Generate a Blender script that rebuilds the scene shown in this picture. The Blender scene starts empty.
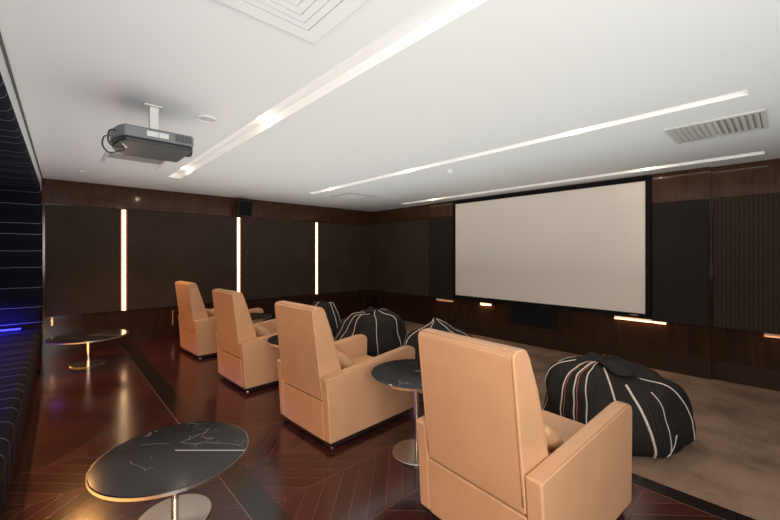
import bpy, bmesh, math, random
from mathutils import Vector, Matrix, noise
random.seed(7)
S = bpy.context.scene
COL = S.collection
PI = math.pi

# ------------------------------------------------------------------ camera
cd = bpy.data.cameras.new('camera'); cam = bpy.data.objects.new('camera', cd); COL.objects.link(cam)
cd.sensor_width = 36; cd.lens = 36 * 367 / 780; cd.clip_start = .02
cam.location = (0, 0, 1.5)
cam.rotation_euler = (PI / 2, 0, math.radians(47.25) - PI / 2)
cd.shift_y = -6 / 780
S.camera = cam
# ------------------------------------------------------------------ world, exposure, large lamps
w = bpy.data.worlds.new('world'); S.world = w; w.use_nodes = True
w.node_tree.nodes['Background'].inputs[0].default_value = (1, .93, .85, 1)
w.node_tree.nodes['Background'].inputs[1].default_value = .05
S.view_settings.view_transform = 'Standard'; S.view_settings.look = 'None'
S.view_settings.exposure = 0; S.view_settings.gamma = 1; S.view_settings.use_curve_mapping = False

def lamp(name, kind, loc, energy, color=(1, 1, 1), aim=None, size=None, size_y=None, spot=None, blend=.6, radius=None, spread=None):
    l = bpy.data.lights.new(name, kind); o = bpy.data.objects.new(name, l); COL.objects.link(o)
    o.location = loc; l.energy = energy; l.color = color
    if aim is not None:
        o.rotation_euler = (Vector(aim) - Vector(loc)).to_track_quat('-Z', 'Y').to_euler()
    if kind == 'AREA':
        l.size = size
        if size_y: l.shape = 'RECTANGLE'; l.size_y = size_y
        if spread: l.spread = spread
    if kind == 'SPOT': l.spot_size = spot; l.spot_blend = blend
    if radius is not None: l.shadow_soft_size = radius
    return o
ceiling_fill = lamp('ceiling_fill_lamp', 'AREA', (2.45, 2.8, 1.13), 92, (.90, .985, .97), (2.45, 2.8, 3), 5.0, 7.4)  # added upward fill lamp in mid-room, no fitting stands there
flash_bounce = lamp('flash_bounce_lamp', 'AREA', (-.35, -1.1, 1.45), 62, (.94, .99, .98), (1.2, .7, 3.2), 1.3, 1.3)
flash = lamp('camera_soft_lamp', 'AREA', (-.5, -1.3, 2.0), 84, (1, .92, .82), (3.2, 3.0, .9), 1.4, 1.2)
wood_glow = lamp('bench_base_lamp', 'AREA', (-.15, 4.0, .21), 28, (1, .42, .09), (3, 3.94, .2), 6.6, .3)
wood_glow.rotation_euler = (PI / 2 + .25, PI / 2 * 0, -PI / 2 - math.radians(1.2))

# ------------------------------------------------------------------ materials
def mat(name, color=(.5, .5, .5), rough=.5, metal=0, spec=None, emit=None, es=0, coat=0):
    m = bpy.data.materials.new(name); m.use_nodes = True
    b = m.node_tree.nodes['Principled BSDF']
    b.inputs['Base Color'].default_value = (*color, 1); b.inputs['Roughness'].default_value = rough
    b.inputs['Metallic'].default_value = metal
    if spec is not None: b.inputs['Specular IOR Level'].default_value = spec
    if emit: b.inputs['Emission Color'].default_value = (*emit, 1); b.inputs['Emission Strength'].default_value = es
    if coat: b.inputs['Coat Weight'].default_value = coat; b.inputs['Coat Roughness'].default_value = .08
    return m
class NT:
    def __init__(s, m): s.m = m; s.t = m.node_tree; s.b = s.t.nodes['Principled BSDF']
    def n(s, typ, **kw):
        x = s.t.nodes.new(typ)
        for k, v in kw.items(): setattr(x, k, v)
        return x
    def l(s, a, b): s.t.links.new(a, b)
    def val(s, v, sock):
        if isinstance(v, (int, float)): sock.default_value = v
        else: s.l(v, sock)
    def math(s, op, a, b=None, c=None):
        x = s.n('ShaderNodeMath', operation=op); s.val(a, x.inputs[0])
        if b is not None: s.val(b, x.inputs[1])
        if c is not None: s.val(c, x.inputs[2])
        return x.outputs[0]
    def coords(s, kind='Object'):
        tc = s.n('ShaderNodeTexCoord'); return tc.outputs[kind]
    def xyz(s, v):
        x = s.n('ShaderNodeSeparateXYZ'); s.l(v, x.inputs[0]); return x.outputs
    def comb(s, x, y, z):
        c = s.n('ShaderNodeCombineXYZ')
        for i, v in enumerate((x, y, z)): s.val(v, c.inputs[i])
        return c.outputs[0]
    def noise(s, vec, scale, detail=3, rough=.5, dist=0):
        x = s.n('ShaderNodeTexNoise'); s.l(vec, x.inputs['Vector']); x.inputs['Scale'].default_value = scale
        x.inputs['Detail'].default_value = detail; x.inputs['Roughness'].default_value = rough; x.inputs['Distortion'].default_value = dist
        return x.outputs['Fac']
    def mix(s, f, a, b):
        x = s.n('ShaderNodeMix', data_type='RGBA'); s.val(f, x.inputs[0])
        for v, k in ((a, 6), (b, 7)):
            if isinstance(v, tuple): x.inputs[k].default_value = (*v, 1)
            else: s.l(v, x.inputs[k])
        return x.outputs[2]
    def ramp(s, f, stops):
        x = s.n('ShaderNodeValToRGB'); s.l(f, x.inputs[0]); e = x.color_ramp.elements
        while len(e) < len(stops): e.new(.5)
        for i, (p, c) in enumerate(stops): e[i].position = p; e[i].color = (*c, 1)
        return x.outputs[0]
    def bump(s, h, strength=.3, dist=.01):
        x = s.n('ShaderNodeBump'); s.l(h, x.inputs['Height']); x.inputs['Strength'].default_value = strength; x.inputs['Distance'].default_value = dist
        s.l(x.outputs[0], s.b.inputs['Normal'])
    def color(s, c): s.l(c, s.b.inputs['Base Color'])
    def rough(s, r): s.l(r, s.b.inputs['Roughness'])

def floor_material():
    m = mat('chevron_parquet', rough=.2, spec=.95); q = NT(m)
    x, y, z = q.xyz(q.coords())
    W, P = .49, .144
    v = q.math('DIVIDE', q.math('SUBTRACT', y, 1.6), W)
    band = q.math('FLOOR', v); fr = q.math('SUBTRACT', v, band)
    par = q.math('FLOORED_MODULO', band, 2)                    # 0: x-y , 1: x+y
    sgn = q.math('SUBTRACT', q.math('MULTIPLY', par, 2), 1)
    # zig-zag offset continuous across the bands
    tri = q.math('PINGPONG', q.math('SUBTRACT', y, 1.6), W)
    s = q.math('DIVIDE', q.math('SUBTRACT', x, tri), P)
    s = q.math('ADD', s, q.math('MULTIPLY', band, 0))
    pid = q.math('FLOOR', s); pf = q.math('SUBTRACT', s, pid)
    edge = q.math('MINIMUM', pf, q.math('SUBTRACT', 1, pf))
    seam1 = q.math('LESS_THAN', edge, .016)
    e2 = q.math('MINIMUM', fr, q.math('SUBTRACT', 1, fr))
    seam2 = q.math('LESS_THAN', e2, .004)
    seam = q.math('MAXIMUM', seam1, seam2)
    wn = q.n('ShaderNodeTexWhiteNoise', noise_dimensions='2D'); q.l(q.comb(pid, band, 0), wn.inputs['Vector'])
    # grain along each plank
    along = q.math('ADD', x, q.math('MULTIPLY', sgn, q.math('MULTIPLY', y, -1)))
    across = q.math('ADD', x, q.math('MULTIPLY', sgn, y))
    g = q.noise(q.comb(q.math('MULTIPLY', along, 2), q.math('MULTIPLY', across, 30), wn.outputs['Value']), 1.0, 5, .6)
    t = q.math('ADD', q.math('MULTIPLY', wn.outputs['Value'], .6), q.math('MULTIPLY', g, .4))
    c = q.ramp(t, [(.1, (.022, .005, .0047)), (.5, (.044, .0095, .0083)), (.9, (.068, .0155, .013))])
    c = q.mix(q.math('MULTIPLY', seam, .75), c, (.15, .07, .05))
    inl = q.math('MULTIPLY', q.math('GREATER_THAN', x, .835), q.math('LESS_THAN', x, 1.0))
    c = q.mix(inl, c, (.012, .0075, .006))
    nose = q.math('GREATER_THAN', x, 2.795)
    c = q.mix(nose, c, (.01, .006, .005))
    ln = q.math('MAXIMUM', q.math('LESS_THAN', q.math('ABSOLUTE', q.math('SUBTRACT', x, .833)), .0035), q.math('LESS_THAN', q.math('ABSOLUTE', q.math('SUBTRACT', x, 2.793)), .0025))
    c = q.mix(q.math('MULTIPLY', ln, .8), c, (.2, .12, .08))
    q.color(c)
    r = q.noise(q.comb(x, y, 0), 3.0, 3)
    q.rough(q.math('ADD', q.math('MULTIPLY', r, .10), .13))
    q.bump(q.math('SUBTRACT', 1, seam), .08, .002)
    return m

def wood_material(name, dark=(.02, .009, .006), light=(.05, .022, .013), rough=.14, axis=0):
    m = mat(name, rough=rough, spec=.3); q = NT(m)
    x, y, z = q.xyz(q.coords())
    g = q.noise(q.comb(q.math('MULTIPLY', x, 14), q.math('MULTIPLY', y, 14), q.math('MULTIPLY', z, 1.6)), 1.2, 6, .65, .6)
    q.color(q.ramp(g, [(.25, dark), (.75, light)]))
    return m

def weave_material(name, a=(.020, .014, .011), b=(.088, .061, .045), sc=62, rough=.9, ribs=False):
    m = mat(name, rough=rough, spec=.15); q = NT(m)
    x, y, z = q.xyz(q.coords())
    u = q.math('SINE', q.math('MULTIPLY', q.math('ADD', x, y), sc * 2.0))
    v = q.math('SINE', q.math('MULTIPLY', z, sc * 2.0))
    pr = q.math('MULTIPLY', u, q.math('ADD', q.math('MULTIPLY', v, .4), .5)) if ribs else q.math('MULTIPLY', u, v)
    n = q.noise(q.comb(x, y, z), 2.0, 3)
    t = q.math('ADD', q.math('MULTIPLY', pr, .35), q.math('ADD', q.math('MULTIPLY', n, .4), .3))
    q.color(q.ramp(t, [(.1, a), (.9, b)]))
    q.bump(pr, .35, .006)
    return m

def marble_material():
    m = mat('black_marble', rough=.12); q = NT(m)
    v = q.coords()
    n1 = q.noise(v, 5, 4, .6)
    x, y, z = q.xyz(v)
    vo = q.n('ShaderNodeTexVoronoi', feature='DISTANCE_TO_EDGE'); vo.inputs['Scale'].default_value = 3.4
    q.l(q.comb(q.math('ADD', x, q.math('MULTIPLY', n1, .35)), q.math('ADD', y, q.math('MULTIPLY', n1, -.3)), z), vo.inputs['Vector'])
    vein = q.math('LESS_THAN', vo.outputs['Distance'], .0045)
    msk = q.math('GREATER_THAN', q.noise(v, 2.3, 2), .5)
    fl = q.math('GREATER_THAN', q.noise(v, 24, 5, .7), .66)
    fm = q.math('GREATER_THAN', q.noise(v, 3.1, 1), .5)
    base = q.ramp(n1, [(.3, (.012, .012, .013)), (.8, (.035, .034, .034))])
    c = q.mix(q.math('MULTIPLY', q.math('MULTIPLY', vein, msk), .6), base, (.5, .46, .43))
    c = q.mix(q.math('MULTIPLY', q.math('MULTIPLY', fl, fm), .3), c, (.35, .35, .36))
    # one bold straight vein from the rim to the middle
    vl = q.math('MULTIPLY', q.math('LESS_THAN', q.math('ABSOLUTE', q.math('ADD', q.math('MULTIPLY', x, .679), q.math('ADD', q.math('MULTIPLY', y, .734), -.02))), .0045), q.math('GREATER_THAN', q.math('SUBTRACT', q.math('MULTIPLY', x, .734), q.math('MULTIPLY', y, .679)), -.01))
    c = q.mix(q.math('MULTIPLY', vl, .8), c, (.75, .7, .66))
    q.color(c)
    return m

def leather_material():
    m = mat('tan_leather', rough=.42, spec=.35); q = NT(m)
    v = q.coords()
    n = q.noise(v, 3.5, 4); f = q.noise(v, 260, 2)
    q.color(q.ramp(n, [(.3, (.54, .295, .162)), (.7, (.60, .335, .187))]))
    q.bump(f, .12, .002)
    return m

def stripes_uv(name, base, line, cell, wid, rough=.85, extra=None):
    """cloth with irregularly spaced pinstripes across the U coordinate (metres)"""
    m = mat(name, rough=rough, spec=.15); q = NT(m)
    u, v, _ = q.xyz(q.coords('UV'))
    s = q.math('DIVIDE', u, cell); k = q.math('FLOOR', s); f = q.math('SUBTRACT', s, k)
    wn = q.n('ShaderNodeTexWhiteNoise', noise_dimensions='1D'); q.l(k, wn.inputs['W'])
    wob = q.math('MULTIPLY', q.math('SUBTRACT', q.noise(q.comb(u, v, 0), 2.5, 2), .5), .12)
    pos = q.math('ADD', q.math('MULTIPLY', wn.outputs['Value'], .7), .15)
    d = q.math('ABSOLUTE', q.math('SUBTRACT', q.math('ADD', f, wob), pos))
    ln = q.math('LESS_THAN', d, wid / cell)
    c = q.mix(ln, base, line)
    if extra:
        fine = q.math('GREATER_THAN', q.math('SINE', q.math('MULTIPLY', u, extra)), .8)
        c = q.mix(q.math('MULTIPLY', q.math('MULTIPLY', fine, q.math('SUBTRACT', 1, ln)), .35), c, (.06, .055, .055))
    q.color(c)
    return m

M = {}
M['floor'] = floor_material()
M['carpet'] = mat('brown_carpet', rough=.95, spec=.05)
q = NT(M['carpet']); v = q.coords(); n = q.noise(v, 2.2, 5, .65); f = q.noise(v, 140, 2)
q.color(q.ramp(q.math('ADD', q.math('MULTIPLY', n, .75), q.math('MULTIPLY', f, .25)), [(.33, (.14, .092, .064)), (.55, (.28, .185, .13)), (.75, (.33, .22, .155))])); q.bump(f, .5, .01)
M['ceiling'] = mat('white_ceiling_paint', (.80, .795, .79), .8)
M['white'] = mat('white_plastic', (.8, .79, .77), .4)
M['grille_white'] = mat('painted_grille', (.62, .6, .57), .45)
M['grille_dark'] = mat('duct_dark', (.12, .11, .10), .7)
M['grille_mid'] = mat('duct_grey', (.40, .385, .365), .7)
M['wood'] = wood_material('dark_glossy_veneer')
M['wood_band'] = wood_material('brown_gloss_veneer', (.034, .014, .007), (.085, .036, .017), .09)
M['baseboard'] = wood_material('dark_baseboard_wood', (.02, .010, .007), (.045, .021, .013), .35)
M['weave'] = weave_material('woven_acoustic_fabric')
M['weave_plain'] = weave_material('plain_acoustic_fabric', (.017, .014, .0125), (.030, .024, .021), 150)
M['weave_brown'] = weave_material('brown_ribbed_fabric', (.020, .013, .010), (.060, .040, .028), 75, ribs=True)
M['black'] = mat('black_plastic', (.008, .008, .008), .45)
M['black_cloth'] = mat('black_speaker_cloth', (.010, .010, .011), .95, spec=.1)
M['screen'] = mat('projection_screen_cloth', (.80, .72, .65), .85, spec=.1)
M['velvet'] = mat('black_frame_velvet', (.006, .006, .006), .8, spec=.15)
M['steel'] = mat('brushed_steel', (.72, .68, .62), .22, 1)
M['rim_steel'] = mat('satin_steel', (.5, .47, .43), .4, 1)
M['chrome'] = mat('chrome', (.8, .8, .8), .08, 1)
M['marble'] = marble_material()
M['leather'] = leather_material()
M['welt'] = mat('leather_welt', (.42, .21, .10), .5)
M['pillow'] = mat('tan_cushion_cloth', (.52, .30, .16), .7, spec=.2)
M['plinth'] = mat('dark_plinth', (.012, .009, .008), .5)
M['led'] = mat('warm_led', (1, .9, .75), .5, emit=(1, .64, .33), es=5.5)
M['led_dim'] = mat('amber_led', (1, .8, .5), .5, emit=(1, .62, .30), es=.55)
M['glow_slim'] = mat('slim_glow', (1, .8, .6), .5, emit=(1, .70, .42), es=.6)
M['glow_faint'] = mat('faint_glow', (.5, .3, .2), .5, emit=(1, .55, .28), es=.05)
M['led_blue'] = mat('blue_led', (.1, .1, 1), .5, emit=(.03, .03, 1), es=4)
M['led_down'] = mat('downlight_lamp', (1, .9, .8), .5, emit=(1, .78, .52), es=25)
M['brass'] = mat('warm_brass', (.75, .55, .33), .25, 1)
M['amber_wood'] = mat('light_edge', (.45, .2, .08), .4)
M['pinstripe'] = stripes_uv('black_pinstripe_upholstery', (.008, .008, .016), (.34, .34, .40), .25, .0028)
M['bag'] = stripes_uv('black_bag_cloth', (.016, .0145, .0145), (.024, .022, .022), .2, .01, .8, extra=330)
M['bagpipe'] = mat('cream_piping', (.62, .55, .50), .6)
M['bagred'] = mat('rust_piping', (.35, .10, .06), .6)
M['projector'] = mat('projector_grey', (.17, .178, .19), .38)
M['projector_dark'] = mat('projector_underside', (.03, .03, .031), .4)
M['sticker'] = mat('pale_sticker', (.62, .62, .62), .5)
M['cable'] = mat('grey_cable', (.05, .05, .05), .5)

# ------------------------------------------------------------------ mesh helpers
def setp(o, label=None, cat=None, group=None, kind=None):
    if label: o['label'] = label
    if cat: o['category'] = cat
    if group: o['group'] = group
    if kind: o['kind'] = kind
    return o
def obj(name, bm, m, parent=None, smooth=False, loc=None, rot=None, bevel=None, segs=3, label=None):
    me = bpy.data.meshes.new(name)
    bmesh.ops.recalc_face_normals(bm, faces=bm.faces[:])
    bm.to_mesh(me); bm.free()
    for mm in (m if isinstance(m, (list, tuple)) else [m]): me.materials.append(mm)
    o = bpy.data.objects.new(name, me); COL.objects.link(o)
    if parent: o.parent = parent
    if loc: o.location = loc
    if rot: o.rotation_euler = rot
    if smooth or bevel:
        for p in me.polygons: p.use_smooth = True
    if bevel:
        b = o.modifiers.new('bevel', 'BEVEL'); b.width = bevel; b.segments = segs; b.limit_method = 'ANGLE'; b.angle_limit = math.radians(30)
        b.harden_normals = True
    if label: o['label'] = label
    return o
def empty(name, loc, rz, label, cat, group=None):
    o = bpy.data.objects.new(name, None); COL.objects.link(o); o.location = loc; o.rotation_euler = (0, 0, rz)
    o.empty_display_size = .1
    return setp(o, label, cat, group)
def box(bm, x0, x1, y0, y1, z0, z1):
    r = bmesh.ops.create_cube(bm, size=1)
    for vv in r['verts']:
        vv.co = Vector(((x0 + x1) / 2 + vv.co.x * (x1 - x0), (y0 + y1) / 2 + vv.co.y * (y1 - y0), (z0 + z1) / 2 + vv.co.z * (z1 - z0)))
    return r['verts']
def bx(*a):
    bm = bmesh.new(); box(bm, *a); return bm
def prism_xz(pts, y0, y1):
    """polygon in XZ extruded along Y"""
    bm = bmesh.new()
    a = [bm.verts.new((p[0], y0, p[1])) for p in pts]; b = [bm.verts.new((p[0], y1, p[1])) for p in pts]
    n = len(pts); bm.faces.new(a); bm.faces.new(b[::-1])
    for i in range(n): bm.faces.new((a[i], b[i], b[(i + 1) % n], a[(i + 1) % n]))
    return bm
def prism_xy(pts, z0, z1):
    bm = bmesh.new()
    a = [bm.verts.new((p[0], p[1], z0)) for p in pts]; b = [bm.verts.new((p[0], p[1], z1)) for p in pts]
    n = len(pts); bm.faces.new(a); bm.faces.new(b[::-1])
    for i in range(n): bm.faces.new((a[i], b[i], b[(i + 1) % n], a[(i + 1) % n]))
    return bm
def lathe(profile, segs=48, bm=None, c=(0, 0)):
    bm = bm or bmesh.new(); rings = []
    for r, z in profile:
        if r < 1e-5: rings.append([bm.verts.new((c[0], c[1], z))])
        else: rings.append([bm.verts.new((c[0] + r * math.cos(2 * PI * i / segs), c[1] + r * math.sin(2 * PI * i / segs), z)) for i in range(segs)])
    for a, b in zip(rings, rings[1:]):
        for i in range(segs):
            j = (i + 1) % segs
            if len(a) == 1 and len(b) == 1: continue
            if len(a) == 1: bm.faces.new((a[0], b[i], b[j]))
            elif len(b) == 1: bm.faces.new((a[i], b[0], a[j]))
            else: bm.faces.new((a[i], b[i], b[j], a[j]))
    return bm
def tube(pts, r, segs=8, bm=None, closed=False):
    bm = bm or bmesh.new(); pts = [Vector(p) for p in pts]; rings = []; n = len(pts); prev = None
    for i, p in enumerate(pts):
        a = pts[i - 1] if i > 0 or closed else p; b = pts[(i + 1) % n] if i < n - 1 or closed else p
        t = (b - a)
        t = t.normalized() if t.length > 1e-9 else Vector((0, 0, 1))
        if prev is None: up = Vector((0, 0, 1)) if abs(t.z) < .9 else Vector((1, 0, 0)); s = t.cross(up).normalized()
        else: s = (prev - t * prev.dot(t)).normalized()
        prev = s; u = s.cross(t)
        rings.append([bm.verts.new(p + s * r * math.cos(2 * PI * k / segs) + u * r * math.sin(2 * PI * k / segs)) for k in range(segs)])
    m = n if closed else n - 1
    for i in range(m):
        A, B = rings[i], rings[(i + 1) % n]
        for k in range(segs): bm.faces.new((A[k], A[(k + 1) % segs], B[(k + 1) % segs], B[k]))
    if not closed: bm.faces.new(rings[0][::-1]); bm.faces.new(rings[-1])
    return bm
def smooth_path(pts, n=6):
    pts = [Vector(p) for p in pts]; out = []
    for i in range(len(pts) - 1):
        a, b, c, d = pts[max(0, i - 1)], pts[i], pts[i + 1], pts[min(len(pts) - 1, i + 2)]
        for k in range(n):
            u = k / n
            out.append(.5 * ((2 * b) + (c - a) * u + (2 * a - 5 * b + 4 * c - d) * u * u + (3 * b - a - 3 * c + d) * u ** 3))
    return out + [pts[-1]]
def copy_thing(o, loc, rz, label, group=None):
    def rec(s, par):
        c = s.copy(); COL.objects.link(c)
        if par: c.parent = par
        for ch in list(s.children): rec(ch, c)
        return c
    c = rec(o, None); c.location = loc; c.rotation_euler = (0, 0, rz); c['label'] = label
    if group: c['group'] = group
    return c
def struct(name, bm, m, **kw):
    o = obj(name, bm, m, **kw); o['kind'] = 'structure'; return o

# ------------------------------------------------------------------ setting
YL, XS, ZC, ZF = 7.64, 6.4, 2.643, -.14
X0, Y0 = -1.35, -2.7
struct('floor', bx(X0, 2.925, Y0, YL, ZF - .1, 0), M['floor'])
struct('floor_carpet', bx(2.925, XS + .1, Y0, YL, ZF - .1, ZF), M['carpet'])
# ceiling with three long recessed slots
slots = [(1.275, 1.445, -.9, 6.225), (3.55, 3.675, .185, 6.1), (5.80, 5.985, .17, 5.95)]
bm = bmesh.new()
xs = sorted({X0, XS + .1, *[s[0] for s in slots], *[s[1] for s in slots]})
ysl = sorted({Y0, YL, *[s[2] for s in slots], *[s[3] for s in slots]})
for i in range(len(xs) - 1):
    for j in range(len(ysl) - 1):
        cx, cy = (xs[i] + xs[i + 1]) / 2, (ysl[j] + ysl[j + 1]) / 2
        if any(s[0] < cx < s[1] and s[2] < cy < s[3] for s in slots): continue
        box(bm, xs[i], xs[i + 1], ysl[j], ysl[j + 1], ZC, ZC + .07)
box(bm, X0, XS + .1, Y0, YL, ZC + .07, ZC + .14)
struct('ceiling', bm, M['ceiling'])
# left (far) wall with veneer
struct('wall_left', bx(X0, XS + .2, YL, YL + .12, ZF - .1, ZC + .14), M['wood'])
struct('trim_2', bx(-.6, XS, YL - .03, YL, 2.262, ZC), M['wood_band'])
struct('wall_right', bx(X0, XS + .2, Y0 - .1, Y0, ZF - .1, ZC + .14), M['wood'])
struct('wall_rear', bx(X0 - .1, X0, Y0 - .1, YL + .12, ZF - .1, ZC + .14), M['wood'])
# acoustic panels on the left wall, light strips between them
strip_x = [.908, 2.820, 4.655]
edges = [-.064, *strip_x, XS]
plabel = ['brown woven acoustic panel between the striped lounge alcove and the first light strip',
          'brown woven acoustic panel between the first and second light strips, behind the farthest armchairs',
          'brown woven acoustic panel between the second and third light strips',
          'brown woven acoustic panel between the third light strip and the room corner']
for i in range(4):
    a = edges[i] + (.048 if i else 0); b = edges[i + 1] - (.048 if i < 3 else 0)
    o = obj('acoustic_panel', bx(a, b, YL - .035, YL - .002, .545, 2.255), M['weave'], bevel=.006)
    setp(o, plabel[i], 'wall panel', 'woven panels on the light strip wall')
slabel = ['vertical glowing strip light above the low round table, leftmost of three',
          'vertical glowing strip light below the small wall loudspeaker',
          'vertical glowing strip light nearest the room corner']
for i, x in enumerate(strip_x):
    t = empty('strip_light', (x, YL, .545), 0, slabel[i], 'wall light', 'vertical light strips')
    obj('diffuser', bx(-.025, .025, -.026, -.012, .004, 1.70), M['led'], t)
    bm = bmesh.new(); box(bm, -.047, -.026, -.030, -.002, 0, 1.705); box(bm, .026, .047, -.030, -.002, 0, 1.705)
    obj('side_channel', bm, M['amber_wood'], t)
    obj('back_plate', bx(-.047, .047, -.010, -.002, 0, 1.705), M['plinth'], t)
# screen wall
struct('wall_front', bx(XS, XS + .12, Y0, YL, ZF - .1, ZC + .14), M['wood'])
XB = 6.34
struct('wall_front_bay', bx(XB, XS, .68, 5.53, ZF, ZC), M['wood'])
struct('trim_3', bx(XB - .012, XB, .68, 5.53, 2.225, ZC), M['wood_band'])
struct('trim_4', bx(XS - .012, XS, 5.53, YL - .03, 2.31, ZC), M['wood_band'])
struct('trim_5', bx(XS - .012, XS, Y0, .68, 2.235, ZC), M['wood_band'])
struct('baseboard_front', bx(XB - .02, XB, .67, 5.53, ZF, .10), M['baseboard'])
struct('baseboard_front_right', bx(XS - .02, XS, Y0, .67, ZF, .10), M['baseboard'])
struct('baseboard_front_left', bx(XS - .02, XS, 5.53, YL, ZF, .10), M['baseboard'])
def panel(x, y0, y1, z0, z1, m, label):
    o = obj('acoustic_panel', bx(x - .03, x - .001, y0, y1, z0, z1), m, bevel=.006)
    setp(o, label, 'wall panel', 'fabric panels on the screen wall')
panel(XS, 5.575, YL - .04, .525, 2.305, M['weave'], 'brown woven acoustic panel in the room corner left of the screen')
panel(XB, 4.83, 5.515, .515, 2.32, M['weave_plain'], 'narrow smooth dark fabric panel touching the left edge of the screen')
panel(XB, .70, 1.312, .545, 2.225, M['weave_plain'], 'smooth black fabric panel touching the right edge of the screen')
panel(XS, Y0 + .1, .655, .545, 2.232, M['weave_brown'], 'ribbed brown fabric panel at the right edge of the photo')
# projection screen
t = empty('projection_screen', (XB, 3.075, .572), 0, 'large blank pale projection screen in a black frame', 'projection screen')
bm = bmesh.new()
W2, H2, fw = 1.755, 2.045, .064
box(bm, -.062, -.004, -W2, W2, 0, fw); box(bm, -.062, -.004, -W2, W2, H2 - fw, H2)
box(bm, -.062, -.004, -W2, -W2 + fw, fw, H2 - fw); box(bm, -.062, -.004, W2 - fw, W2, fw, H2 - fw)
obj('frame', bm, M['velvet'], t)
obj('screen_surface', bx(-.045, -.02, -W2 + fw, W2 - fw, fw, H2 - fw), M['screen'], t)
bm = bmesh.new()
for k in range(5): box(bm, -.0645, -.0615, -1.60 + k * .022, -1.60 + k * .022 + .014, .024, .046)
obj('badge', bm, M['steel'], t, label='tiny silver maker badge')
# grille panel and emissive bars added under the screen
t = empty('speaker_grille', (XB, 3.09, .2), 0, 'flat black speaker cloth panel set into the veneer under the screen', 'speaker grille')
obj('cloth', bx(-.016, -.002, -.44, .44, .012, .345), M['black_cloth'], t)
bm = bmesh.new(); box(bm, -.012, -.001, -.45, .45, 0, .011); box(bm, -.012, -.001, -.45, .45, .346, .358); box(bm, -.012, -.001, -.45, -.441, .011, .346); box(bm, -.012, -.001, .441, .45, .011, .346)
obj('frame', bm, M['black'], t)
for (y0, y1, z, x, e, lb) in ((1.15, 1.79, .535, XB, 'glow_slim', 'long glowing bar under the right end of the screen'),
                           (3.93, 4.18, .508, XB, 'glow_slim', 'short glowing bar under the left part of the screen'),
                           (4.86, 5.32, .490, XB, 'glow_faint', 'dimly glowing bar under the narrow dark panel left of the screen'),
                           (-.05, .19, .515, XS, 'glow_faint', 'dimly glowing bar under the ribbed brown panel at right')):
    t = empty('glow_bar', (x, (y0 + y1) / 2, z), 0, lb, 'slot light', 'glowing bars under the wall panels')
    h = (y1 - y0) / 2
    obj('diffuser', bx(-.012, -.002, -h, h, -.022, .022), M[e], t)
    obj('hood', bx(-.022, -.001, -h - .01, h + .01, .023, .029), M['plinth'], t)
    lamp('glow_bar_lamp', 'AREA', (x - .03, (y0 + y1) / 2, z - .004), .9 if e == 'glow_slim' else .12, (1, .6, .28), (x + .02, (y0 + y1) / 2, z - .4), .02, y1 - y0).rotation_euler = (0, math.radians(-8), PI / 2 * 0)
for (x, z, h, lb, m) in ((-.0, .40, .13, 'slim shiny metal clip on the dado left of the low table', 'brass'), (1.63, .20, .27, 'slim shiny metal clip on the dado just left of the farthest armchair', 'brass')):
    o = obj('metal_clip', bx(x, x + .03, YL - .014, YL - .001, z, z + h), M[m], bevel=.004); setp(o, lb, 'metal clip')
o = obj('wall_stud', lathe([(0, 0), (.022, 0), (.022, .012), (.016, .018), (0, .018)], 16), M['chrome'], loc=(5.85, YL - .001, .53), rot=(PI / 2, 0, 0), smooth=True)
setp(o, 'tiny round bright stud on the dado beside the room corner', 'wall stud')

# ------------------------------------------------------------------ striped lounge alcove along the rear wall
RZ = -math.atan(.0212)
alc = empty('lounge_alcove', (-.252, 0, 0), RZ, 'black pinstriped built-in lounge bench with rounded padded end wall and canopy', 'lounge alcove')
def sweep_panel(name, path, xb=-.92, rr=.045, thick=.05, y_off=0.):
    """path in (y,z), front edge at x=0 rolled over; UV u = length along the path"""
    bm = bmesh.new(); uv = bm.loops.layers.uv.new('UVMap')
    P = [Vector((0, p[0], p[1])) for p in path]; L = [0]
    for a, b in zip(P, P[1:]): L.append(L[-1] + (b - a).length)
    rows = []
    for i, p in enumerate(P):
        t = (P[min(i + 1, len(P) - 1)] - P[max(i - 1, 0)]).normalized(); n = Vector((0, -t.z, t.y))   # outward normal (away from the seat space)
        prof = [(xb, 0)] + [(-rr + rr * math.sin(a), rr - rr * math.cos(a)) for a in [k * PI / 2 / 6 for k in range(7)]] + [(0, thick)]+[(xb, thick)]
        d = 0; row = []
        for k, (x, o) in enumerate(prof):
            row.append((bm.verts.new(p + n * o + Vector((x, 0, 0))), x - o))
        rows.append(row)
    for i in range(len(rows) - 1):
        for k in range(len(rows[0]) - 1):
            f = bm.faces.new((rows[i][k][0], rows[i + 1][k][0], rows[i + 1][k + 1][0], rows[i][k + 1][0]))
            for lp, (uu, vv) in zip(f.loops, ((L[i], rows[i][k][1]), (L[i + 1], rows[i + 1][k][1]), (L[i + 1], rows[i + 1][k + 1][1]), (L[i], rows[i][k + 1][1]))): lp[uv].uv = (uu + y_off, vv)
    for row in (rows[0], rows[-1]): bm.faces.new([r[0] for r in row])
    return obj(name, bm, M['pinstripe'], alc, smooth=False)
R1 = .75; YE = 7.50
arc = [(YE - R1 + R1 * math.sin(a), 2.40 - R1 + R1 * math.cos(a)) for a in [k * PI / 2 / 16 for k in range(17)]]
path = [(1.2, 2.40), (4.0, 2.40), (6.0, 2.40)] + arc + [(YE, 1.2), (YE, .8), (YE, .46)]
c_ = sweep_panel('padded_shell', path)
for p in c_.data.polygons: p.use_smooth = True
c_.modifiers.new('es', 'EDGE_SPLIT').split_angle = math.radians(40)
s_ = sweep_panel('seat_pad', [(7.56, .40), (5.0, .40), (3.0, .40), (1.2, .40)], thick=.30, rr=.06, y_off=3.3)
for p in s_.data.polygons: p.use_smooth = True
s_.modifiers.new('es', 'EDGE_SPLIT').split_angle = math.radians(40)
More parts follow.
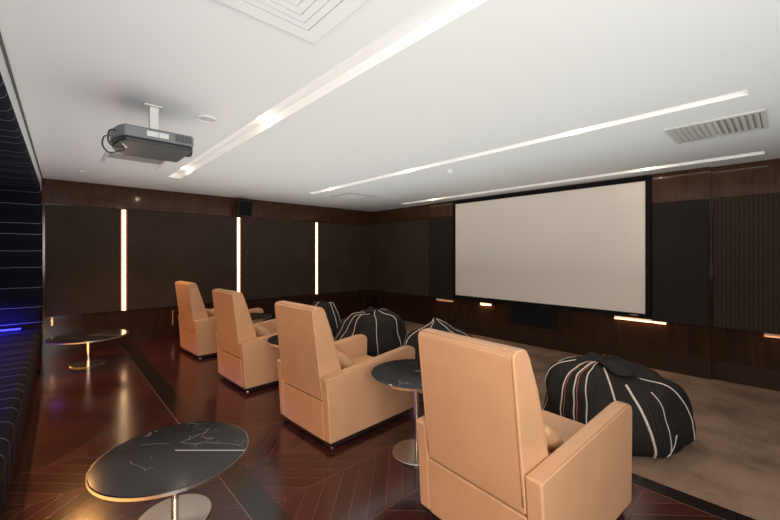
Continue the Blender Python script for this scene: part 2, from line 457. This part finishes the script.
obj('seat_base', bx(-.92, -.03, 1.2, 7.6, 0, .10), M['plinth'], alc)
obj('back_panel', bx(-.98, -.925, 1.2, 7.6, 0, 2.55), M['black_cloth'], alc)
obj('light_tube', tube([(-.90, 1.3, .43), (-.90, 7.44, .43), (-.22, 7.44, .43)], .012, 8), M['led_blue'], alc, label='blue glowing light tube')
lamp('alcove_blue_lamp', 'AREA', (-.95, 4.5, .66), 52, (.06, .05, 1), (-.2, 4.5, .3), .1, 5.8).rotation_euler = (0, math.radians(-43), RZ)
bpy.data.objects['alcove_blue_lamp'].data.spread = math.radians(80)
lamp('alcove_blue_lamp', 'AREA', (-.66, 7.24, .56), 7, (.06, .05, 1), (-.66, 7.45, .40), .7, .06)
struct('trim_1', bx(-.92, -.012, 1.2, YL - .03, 2.452, ZC), M['ceiling'], loc=(-.252, 0, 0), rot=(0, 0, RZ))
struct('groove_shade', bx(-.012, .004, 1.2, YL - .04, ZC - .006, ZC - .001), M['grille_dark'], loc=(-.252, 0, 0), rot=(0, 0, RZ))  # dark strip put in for the shade of the ceiling groove

# ------------------------------------------------------------------ ceiling fittings
def vent(name, x0, x1, y0, y1, n, label, split=True, lip=.03):
    cx, cy = (x0 + x1) / 2, (y0 + y1) / 2; hx, hy = (x1 - x0) / 2, (y1 - y0) / 2
    t = empty(name, (cx, cy, ZC), 0, label, 'air vent')
    bm = bmesh.new()
    box(bm, -hx, hx, -hy, -hy + lip, -.014, 0); box(bm, -hx, hx, hy - lip, hy, -.014, 0)
    box(bm, -hx, -hx + lip, -hy + lip, hy - lip, -.014, 0); box(bm, hx - lip, hx, -hy + lip, hy - lip, -.014, 0)
    obj('frame', bm, M['grille_white'], t)
    obj('duct', bx(-hx + lip, hx - lip, -hy + lip, hy - lip, -.002, -.0005), M['grille_mid'], t)
    for k in range(n):
        y = -hy + lip + (k + .5) * (2 * hy - 2 * lip) / n
        tl = .6 if (y < 0 or not split) else -.6
        bm = bx(-hx + lip, hx - lip, -.017, .017, -.001, .001)
        obj('slat', bm, M['grille_white'], t, loc=(0, y, -.0135), rot=(tl, 0, 0))
vent('ceiling_vent', 4.125, 4.735, .115, .77, 14, 'rectangular slatted ceiling vent at right near the screen wall')
vent('ceiling_vent', .455, 1.04, 5.09, 5.71, 13, 'slatted ceiling vent partly behind the projector')
# square diffuser of nested frames
t = empty('square_diffuser', (.74, 1.43, ZC), 0, 'square white ceiling diffuser of nested frames at the top edge', 'air diffuser')
for k, h in enumerate((.30, .215, .17, .125, .08, .035)):
    bm = bmesh.new(); lw = .079 if k == 0 else .041
    z0 = -.012 - .002 * k
    if k < 5:
        box(bm, -h, h, -h, -h + lw, z0, -.001); box(bm, -h, h, h - lw, h, z0, -.001); box(bm, -h, -h + lw, -h + lw, h - lw, z0, -.001); box(bm, h - lw, h, -h + lw, h - lw, z0, -.001)
    else: box(bm, -h, h, -h, h, z0, -.001)
    obj('nested_frame', bm, M['ceiling'], t, bevel=.003, segs=1)
obj('backing', bx(-.29, .29, -.29, .29, -.0009, -.0002), M['grille_mid'], t)
# round ceiling speaker
t = empty('ceiling_speaker', (.962, 3.32, ZC), 0, 'round white flush ceiling loudspeaker beside the projector', 'ceiling speaker')
obj('rim', lathe([(.062, -.001), (.062, -.010), (.072, -.013), (.083, -.008), (.085, -.001)], 40), M['white'], t, smooth=True)
obj('grille', lathe([(0, -.006), (.05, -.006), (.0615, -.004), (.0615, -.001)], 40), M['grille_white'], t, smooth=True)
# smoke detector
t = empty('smoke_detector', (3.99, 3.11, ZC), 0, 'small white smoke detector on the ceiling between two light slots', 'smoke detector')
obj('base_plate', lathe([(0, 0), (.062, 0), (.062, -.014), (.0, -.014)], 32), M['white'], t, smooth=True)
obj('sensor', lathe([(.052, -.0145), (.050, -.030), (.030, -.046), (.012, -.050), (0, -.050)], 32), M['white'], t, smooth=True)
# access panel
t = empty('access_panel', (4.42, 5.87, ZC), 0, 'square ceiling access panel outlined in grey with a small lamp at its centre', 'access panel')
bm = bmesh.new(); h = .32
box(bm, -h, h, -h, -h + .015, -.004, 0); box(bm, -h, h, h - .015, h, -.004, 0); box(bm, -h, -h + .015, -h + .015, h - .015, -.004, 0); box(bm, h - .015, h, -h + .015, h - .015, -.004, 0)
obj('frame', bm, M['grille_dark'], t)
obj('door', bx(-h + .016, h - .016, -h + .016, h - .016, -.005, -.001), M['ceiling'], t)
obj('lamp', lathe([(0, -.0055), (.03, -.0055), (.035, -.012), (.05, -.014), (.055, -.0055)], 24), M['white'], t, smooth=True)
# downlights: one near the left wall, the rest inside the slots
def downlight(x, y, z, label, e, r=.035, power_r=.03, lamp_drop=.035):
    t = empty('downlight', (x, y, z), 0, label, 'downlight', 'recessed downlights in the ceiling')
    obj('ring', lathe([(r, -.0005), (r + .003, -.012), (r + .014, -.010), (r + .016, -.0005)], 28), M['grille_white'], t, smooth=True)
    obj('lamp', lathe([(0, -.004), (r - .001, -.004), (r - .001, -.0005)], 28), M['led_down'] if e else M['led_dim'], t)
    if e: lamp('downlight_lamp', 'POINT', (x, y, z - lamp_drop), e, (1, .74, .48), radius=power_r)
for (x0, x1, y0, y1), e in zip(slots, (1.9, 1.5, 1.5)):
    l = lamp('slot_cove_lamp', 'AREA', (x0 + .008, (y0 + y1) / 2, ZC + .03), e, (1, .93, .84), (x1 + .5, (y0 + y1) / 2, ZC + .10), .03, y1 - y0)
    l.rotation_euler = Matrix(((0, .12, -.993), (1, 0, 0), (0, -.993, -.12))).to_euler()
    l.data.size = y1 - y0; l.data.size_y = .03
downlight(.316, 6.59, ZC, 'small round downlight in the ceiling near the far wall above the low table', 0)
lamp('ceiling_spot', 'SPOT', (.316, 6.59, ZC - .02), 130, (1, .47, .14), (1.1, 5.7, 0), spot=math.radians(120), blend=.8, radius=.03)  # fill spot added to warm the far chairs, not this downlight's own light
for (x, y, lb) in ((1.36, 5.75, 'downlight at the far end of the wide ceiling slot beside the projector'),
                   (1.36, 3.15, 'downlight in the wide ceiling slot just right of the round ceiling loudspeaker'),
                   (3.61, 5.55, 'downlight at the far end of the middle ceiling slot'),
                   (3.61, 3.60, 'downlight in the middle of the middle ceiling slot'),
                   (3.61, 1.35, 'downlight at the near end of the middle ceiling slot above the biggest bean bag'),
                   (5.89, 5.10, 'downlight at the far end of the slot closest to the screen'),
                   (5.89, 1.30, 'downlight at the near end of the slot closest to the screen')):
    downlight(x, y, ZC + .07, lb, 1.1, .03, .02, .04)
    lamp('ceiling_spot', 'SPOT', (x, y, ZC + .05), 14 if x > 5 else 45, (1, .70, .42), (x, y, 0), spot=math.radians(75), blend=.9, radius=.04)

# projector
pj = empty('projector', (.60, 3.33, 2.29), 0, 'dark grey projector hanging from a white ceiling mount', 'projector'); pj.scale = (1.13, 1.13, 1.0); pj.location = (.585, 3.33, 2.285)
foot = [(-.19, -.22), (.185, -.22), (.20, -.20), (.20, .20), (.185, .22), (-.15, .22), (-.21, .14), (-.235, .04), (-.235, -.06), (-.22, -.15)]
obj('casing', prism_xy(foot, .035, .115), M['projector'], pj, bevel=.012, segs=3)
foot2 = [(x * .97, y * .97) for x, y in foot]
obj('underside', prism_xy(foot2, 0, .034), M['projector_dark'], pj, bevel=.016, segs=3)
obj('top_cover', bx(-.14, .15, -.17, .17, .1155, .125), M['projector_dark'], pj, bevel=.004)
bm = bmesh.new(); box(bm, -.075, -.012, -.2235, -.2205, .055, .092); box(bm, -.008, .045, -.2235, -.2205, .055, .092)
obj('label_sticker', bm, M['sticker'], pj)
bm = bmesh.new()
for k in range(9): box(bm, .085 + k * .011, .09 + k * .011, -.2225, -.2205, .05, .1)
obj('side_louver', bm, M['projector_dark'], pj)
lens = lathe([(0, .0), (.04, .0), (.048, .008), (.05, .035), (.044, .05), (.0, .042)], 28)
obj('lens', lens, M['black'], pj, loc=(.195, .05, .072), rot=(0, PI / 2, 0), smooth=True)
obj('ceiling_mount', bx(-.026, .026, -.026, .026, .1255, ZC - 2.29 - .012), M['white'], pj, bevel=.004)
obj('mount_plate', bx(-.06, .04, -.05, .05, ZC - 2.29 - .0115, ZC - 2.29 - .0002), M['white'], pj, bevel=.002, segs=1)
obj('signal_cable', tube(smooth_path([(-.215, -.10, .09), (-.25, -.13, .075), (-.262, -.14, .02), (-.25, -.13, -.02), (-.22, -.08, -.024), (-.17, -.03, -.004)]), .006, 8), M['cable'], pj, smooth=True)
obj('power_cable', tube(smooth_path([(-.23, .02, .08), (-.265, .03, .07), (-.275, .03, .01), (-.25, .02, -.04), (-.21, 0, -.04), (-.16, .02, -.004)]), .005, 8), M['cable'], pj, smooth=True)
obj('plug', tube([(-.185, -.12, -.004), (-.17, -.135, -.03)], .007, 8), M['sticker'], pj)

# wall loudspeaker
sp = empty('wall_loudspeaker', (2.86, YL - .03, 2.24), 0, 'small black loudspeaker mounted high on the far wall above the middle light strip', 'loudspeaker')
bm = prism_xy([(-.11, 0), (.11, 0), (.14, -.10), (.14, -.15), (-.14, -.15), (-.14, -.10)], 0, .31)
obj('cabinet', bm, M['black'], sp, loc=(0, -.07, .05), rot=(math.radians(12), 0, 0), bevel=.008)
obj('grille', bx(-.125, .125, -.158, -.1515, .015, .295), M['black_cloth'], sp, loc=(0, -.07, .05), rot=(math.radians(12), 0, 0))
obj('bracket', tube([(0, -.001, .22), (0, -.065, .21)], .018, 10), M['black'], sp)

# ------------------------------------------------------------------ round tables
def make_table(H, r, br, loc, label):
    t = empty('round_table', loc, 0, label, 'side table', 'round marble side tables')
    obj('tabletop', lathe([(0, H - .020), (r - .005, H - .020), (r - .002, H - .016), (r - .002, H - .002), (r - .005, H), (0, H)], 72), M['marble'], t)
    obj('rim', lathe([(r - .0018, H - .019), (r + .002, H - .019), (r + .002, H - .004), (r - .0018, H - .004)], 72), M['rim_steel'], t, label='thin steel edge band')
    obj('column', lathe([(0, .012), (.019, .012), (.019, H - .0205), (0, H - .0205)], 28), M['steel'], t, smooth=False)
    obj('base', lathe([(0, 0), (br - .006, 0), (br, .004), (br, .008), (br - .004, .0115), (0, .0115)], 64), M['steel'], t)
    for n in ('column', 'rim'): pass
    return t
tb = make_table(.37, .39, .19, (.52, 2.37, 0), 'lowest round black marble table with white veins in the foreground')
make_table(.39, .44, .20, (.38, 6.46, 0), 'low round black marble table in front of the far wall, beside the lounge alcove')
tm = make_table(.61, .345, .185, (2.03, 1.90, 0), 'tall round black marble table between the nearest armchair and the next one')
copy_thing(tm, (1.955, 3.50, 0), 1.1, 'round black marble table mostly hidden between the second and third armchairs from the front')
copy_thing(tm, (2.04, 5.22, 0), 2.3, 'round black marble table showing a sliver between the two farthest armchairs')

# ------------------------------------------------------------------ armchairs
def make_chair(label):
    t = empty('armchair', (0, 0, 0), 0, label, 'armchair', 'tan leather armchairs in a row')
    hw, aw = .384, .083
    L = M['leather']
    obj('base_frame', bx(.062, .955, -hw + aw + .001, hw - aw - .001, .052, .30), L, t)
    obj('rear_panel', prism_xz([(.012, .050), (.061, .050), (.061, .356), (-.006, .356)], -hw + aw + .0005, hw - aw - .0005), L, t, bevel=.006)
    prof = [(.012, .050), (.965, .050), (.985, .065), (.997, .50), (.998, .58), (.987, .612), (.96, .629), (.90, .633), (.45, .594), (-.026, .552), (-.006, .36)]
    for s in (-1, 1):
        y0, y1 = (-hw, -hw + aw) if s < 0 else (hw - aw, hw)
        a = obj('armrest', prism_xz(prof, y0, y1), L, t, bevel=.013)
        yo = s * (hw - .007)
        top = [(-.018, yo, .549), (.45, yo, .591), (.90, yo, .630), (.955, yo, .6265), (.981, yo, .610), (.993, yo, .58)]
        bm = tube(top, .0034, 6)
        obj('welt', bm, M['welt'], a, smooth=True)
    back = [(-.004, .364), (-.014, .45), (-.088, 1.035), (-.091, 1.062), (-.081, 1.079), (-.058, 1.087), (-.01, 1.089), (.014, 1.079), (.03, 1.052), (.078, .90), (.15, .67), (.205, .50), (.235, .435), (.235, .364)]
    bw = .312
    bm = prism_xz(back, -bw, bw)
    # lower part sits between the armrests: narrow it below the arm top; the top tapers a little
    for vv in bm.verts:
        if vv.co.z < .60: vv.co.y *= (hw - aw - .0015) / bw
        elif vv.co.z > 1: vv.co.y *= .295 / bw
    b = obj('backrest', bm, L, t, bevel=.02, segs=4)
    yo = .287; rear = [(-.010, (hw - aw - .011), .40), (-.023, (hw - aw - .011), .51), (-.088, yo, 1.035), (-.088, yo, 1.062), (-.077, yo, 1.081)]
    wl = rear + [(p[0], -p[1], p[2]) for p in rear[::-1]]
    obj('welt', tube(wl, .0032, 6), M['welt'], b, smooth=True)
    obj('seat', bx(.18, .975, -hw + aw + .002, hw - aw - .002, .302, .425), L, t, bevel=.03, segs=4)
    obj('plinth', bx(.035, .93, -hw + .02, hw - .02, .012, .049), M['plinth'], t)
    for x in (.06, .90):
        for s in (-1, 1):
            obj('foot', lathe([(0, 0), (.018, 0), (.020, .003), (.018, .0115), (0, .0115)], 16), M['chrome'], t, loc=(x, s * (hw - .045), 0), smooth=True)
    return t
chairs = [((1.535, 1.065, 0), math.radians(-4.0), 'nearest tan leather armchair, its whole back facing us, beside the big bean bag'),
          ((1.530, 2.735, 0), math.radians(2.3), 'second nearest tan leather armchair, behind the tall marble table'),
          ((1.500, 4.315, 0), math.radians(2.5), 'third nearest tan leather armchair, second from the far wall'),
          ((1.497, 6.045, 0), math.radians(3.6), 'farthest tan leather armchair, closest to the far wall')]
c0 = make_chair(chairs[0][2]); c0.location = chairs[0][0]; c0.rotation_euler = (0, 0, chairs[0][1])
for loc, rz, lb in chairs[1:]: copy_thing(c0, loc, rz, lb)

def make_pillow(label):
    bm = bmesh.new(); n = 18; S2 = .14; grid = {}
    for side in (1, -1):
        for i in range(n + 1):
            for j in range(n + 1):
                u, v = -1 + 2 * i / n, -1 + 2 * j / n
                if side == -1 and (i in (0, n) or j in (0, n)): grid[(side, i, j)] = grid[(1, i, j)]; continue
                k = (1 - u ** 4) ** .6 * (1 - v ** 4) ** .6
                pin = 1 - .07 * (1 - u * u) * 0 - .06 * ((1 - abs(u)) * (abs(v) > .99) + (1 - abs(v)) * (abs(u) > .99))
                w = side * .058 * k + .006 * math.sin(7 * u + 3 * v) * k
                grid[(side, i, j)] = bm.verts.new((w, u * S2 * (1 - .08 * (1 - v * v) * abs(u)), v * S2 * (1 - .08 * (1 - u * u) * abs(v))))
        for i in range(n):
            for j in range(n):
                bm.faces.new((grid[(side, i, j)], grid[(side, i + 1, j)], grid[(side, i + 1, j + 1)], grid[(side, i, j + 1)]))
    o = obj('throw_pillow', bm, M['pillow'], smooth=True)
    return setp(o, label, 'pillow', 'small pillows on the armchairs')
pl = ['small tan pillow on the nearest armchair', 'small tan pillow on the second nearest armchair', 'small tan pillow on the third nearest armchair', 'small tan pillow on the farthest armchair']
p0 = make_pillow(pl[0])
for i, (loc, rz, lb) in enumerate(chairs):
    p = p0 if i == 0 else p0.copy()
    if i: COL.objects.link(p)
    d = Vector((.36, -.13 if i < 1 else -.04, .545)); c, s = math.cos(rz), math.sin(rz)
    p.location = Vector(loc) + Vector((d.x * c - d.y * s, d.x * s + d.y * c, 0)); p.location.z = .552
    p.rotation_euler = (0, math.radians(-50), rz); p['label'] = pl[i]

# ------------------------------------------------------------------ bean bags
def make_bag(loc, rz, rx, ry, h, peak, label, stripes, seed, red=(), profile=None, flap=None, lump=.03):
    t = empty('bean_bag', loc, rz, label, 'bean bag', 'black pinstriped bean bags on the carpet')
    prof = profile or [(0, 1.0), (.05, 1.005), (.09, .985), (.16, .955), (.33, .90), (.55, .82), (.76, .69), (.91, .52), (1.0, .33), (1.0, .2), (.95, .09), (.84, .02), (.7, .0), (0, 0)]
    # dense, smoothed profile
    pts = []
    for i in range(len(prof) - 1):
        p0_, p1, p2, p3 = [Vector(prof[max(0, min(len(prof) - 1, k))]) for k in (i - 1, i, i + 1, i + 2)]
        for s in range(5):
            u = s / 5
            pts.append(.5 * ((2 * p1) + (p2 - p0_) * u + (2 * p0_ - 5 * p1 + 4 * p2 - p3) * u * u + (3 * p1 - p0_ - 3 * p2 + p3) * u ** 3))
    pts.append(Vector(prof[-1]))
    off = Vector((seed * 3.1, seed * 1.7, 0))
    def surf(a, k, lift=0):
        r, z = pts[k]
        ca, sa = math.cos(a), math.sin(a)
        ex = 2 / 2.35
        x = rx * r * math.copysign(abs(ca) ** ex, ca); y = ry * r * math.copysign(abs(sa) ** ex, sa)
        zz = max(0, z) * h
        sh = (max(0, z)) ** 2.2
        x += peak[0] * sh; y += peak[1] * sh
        d = Vector((x, y, zz - h * .35)).normalized() if r > 1e-4 else Vector((0, 0, 1))
        nz = noise.noise(Vector((x * 3.2, y * 3.2, zz * 3.2)) + off) * lump + noise.noise(Vector((x * 8, y * 8, zz * 8)) + off) * lump * .22
        pl_ = .012 * math.sin(a * 9 + seed) * (max(0, z) ** 3) * min(1, r * 4)         # pleats towards the knot
        p = Vector((x, y, zz)) + d * (nz * (1 if z > .04 else .2) + pl_ + lift)
        p.z = max(p.z, 0.0 if z < .03 else .002)
        return p
    N = 96; bm = bmesh.new(); uv = bm.loops.layers.uv.new('UVMap'); rings = []
    for k in range(len(pts)):
        if pts[k][0] < 1e-4: rings.append([bm.verts.new(surf(0, k))])
        else: rings.append([bm.verts.new(surf(2 * PI * i / N, k)) for i in range(N)])
    rad = (rx + ry) / 2
    for k in range(len(rings) - 1):
        A, B = rings[k], rings[k + 1]
        for i in range(N):
            j = (i + 1) % N; ua, ub = i / N * 2 * PI * rad, (i + 1) / N * 2 * PI * rad
            if len(A) == 1: f = bm.faces.new((A[0], B[i], B[j])); us = (ua, ua, ub)
            elif len(B) == 1: f = bm.faces.new((A[i], B[0], A[j])); us = (ua, ua, ub)
            else: f = bm.faces.new((A[i], B[i], B[j], A[j])); us = (ua, ua, ub, ub)
            for lp, u in zip(f.loops, us): lp[uv].uv = (u, k * .05)
    b = obj('bag_body', bm, M['bag'], t, smooth=True)
    def curve(ad, a2, k0, k1, r, m, nm='piping'):
        r *= .8
        P = [surf(math.radians(ad + (a2 - ad) * (k - k0) / max(1, k1 - k0)), k, r * .2) for k in range(k0, k1 + 1)]
        o = obj(nm, tube(P, r, 6), m, t, smooth=True)
    for (ad, a2, k0, k1, r) in stripes: curve(ad, a2, k0, k1, r, M['bagpipe'])
    for (ad, a2, k0, k1, r) in red: curve(ad, a2, k0, k1, r, M['bagred'])
    if flap:
        a0, a1, k0, k1 = flap
        bm = bmesh.new(); uv = bm.loops.layers.uv.new('UVMap'); n, mrows = 14, k1 - k0
        g = []
        for i in range(n + 1):
            row = []
            for k in range(mrows + 1):
                a = math.radians(a0 + (a1 - a0) * i / n); 
                kk = k0 + k * (1 - .55 * abs(2 * i / n - 1.0) ** 1.5); kf = int(kk); fr = kk - kf
                p = surf(a, kf).lerp(surf(a, kf + 1), fr)
                dd = Vector((p.x, p.y, p.z * 1.5)).normalized()
                row.append(bm.verts.new(p + dd * (.012 + .02 * (k / mrows) * (1 + .5 * math.sin(i * .9)))))
            g.append(row)
        for i in range(n):
            for k in range(mrows):
                f = bm.faces.new((g[i][k], g[i + 1][k], g[i + 1][k + 1], g[i][k + 1]))
                for lp, (u, v) in zip(f.loops, ((i, k), (i + 1, k), (i + 1, k + 1), (i, k + 1))): lp[uv].uv = (u * .05, v * .03)
        fo = obj('top_flap', bm, M['bag'], t, smooth=True)
        s = fo.modifiers.new('solid', 'SOLIDIFY'); s.thickness = .008; s.offset = 1
    # gathered knot
    pk = surf(0, 0)
    return t
RZB = math.radians(-42.8)
# azimuths are local: 0 = picture right, 180 = picture left, 270 = towards the camera
make_bag((3.815, 1.085, ZF), RZB, .575, .52, .66, (-.12, .02), 'biggest black pinstriped bean bag with cream piping, on the carpet beside the nearest armchair',
         [(172, 163, 16, 46, .006), (198, 200, 10, 50, .0065), (212, 212, 8, 50, .008), (226, 223, 6, 50, .007), (252, 249, 18, 54, .010), (266, 272, 27, 53, .013), (279, 282, 30, 51, .005), (290, 279, 42, 51, .005), (300, 316, 18, 46, .007), (60, 75, 20, 45, .007), (120, 125, 18, 45, .007)], 1,
         red=[(201, 203, 10, 50, .004), (215.5, 214.5, 8, 50, .005)], flap=(238, 305, 4, 25), lump=.075,
         profile=[(0, .985), (.08, .99), (.16, .985), (.32, .975), (.50, .945), (.68, .89), (.83, .78), (.94, .60), (1.0, .38), (1.0, .21), (.95, .09), (.85, .02), (.7, .0), (0, 0)])
make_bag((3.88, 4.70, ZF), RZB, .59, .50, .73, (.10, .02), 'black pinstriped bean bag in full view past the second nearest armchair',
         [(196, 196, 16, 50, .006), (216, 222, 16, 50, .007), (236, 246, 14, 50, .008), (268, 284, 3, 52, .008), (318, 328, 10, 50, .009), (30, 30, 12, 50, .007), (110, 110, 12, 50, .007)], 2, lump=.07, profile=[(0, 1.0), (.06, 1.003), (.13, .975), (.24, .94), (.42, .905), (.62, .85), (.80, .74), (.93, .56), (1.0, .36), (1.0, .2), (.95, .09), (.84, .02), (.7, .0), (0, 0)], flap=(140, 262, 5, 16),
         red=[(188, 195, 18, 50, .004)])
make_bag((3.66, 5.78, ZF), RZB, .37, .38, .77, (.03, 0), 'upright black pinstriped bean bag farthest back, half hidden behind an armchair back',
         [(318, 326, 10, 50, .008), (345, 350, 12, 50, .008), (240, 240, 12, 50, .007), (60, 60, 12, 50, .007)], 3, lump=.05,
         profile=[(0, 1.0), (.12, 1.005), (.26, 1.0), (.42, .985), (.52, .93), (.62, .82), (.75, .68), (.88, .5), (1.0, .33), (1.0, .2), (.95, .09), (.84, .02), (.7, .0), (0, 0)])
make_bag((4.08, 3.30, ZF), RZB, .62, .50, .73, (-.12, 0), 'black pinstriped bean bag peeking over the back of the nearest armchair',
         [(176, 180, 14, 48, .008), (200, 204, 4, 48, .008), (235, 240, 10, 50, .007), (300, 310, 8, 50, .007), (352, 352, 10, 40, .007)], 4, lump=.07,
         profile=[(0, 1.0), (.03, 1.005), (.07, .98), (.15, .92), (.33, .83), (.55, .74), (.76, .62), (.91, .48), (1.0, .33), (1.0, .2), (.95, .09), (.84, .02), (.7, .0), (0, 0)])
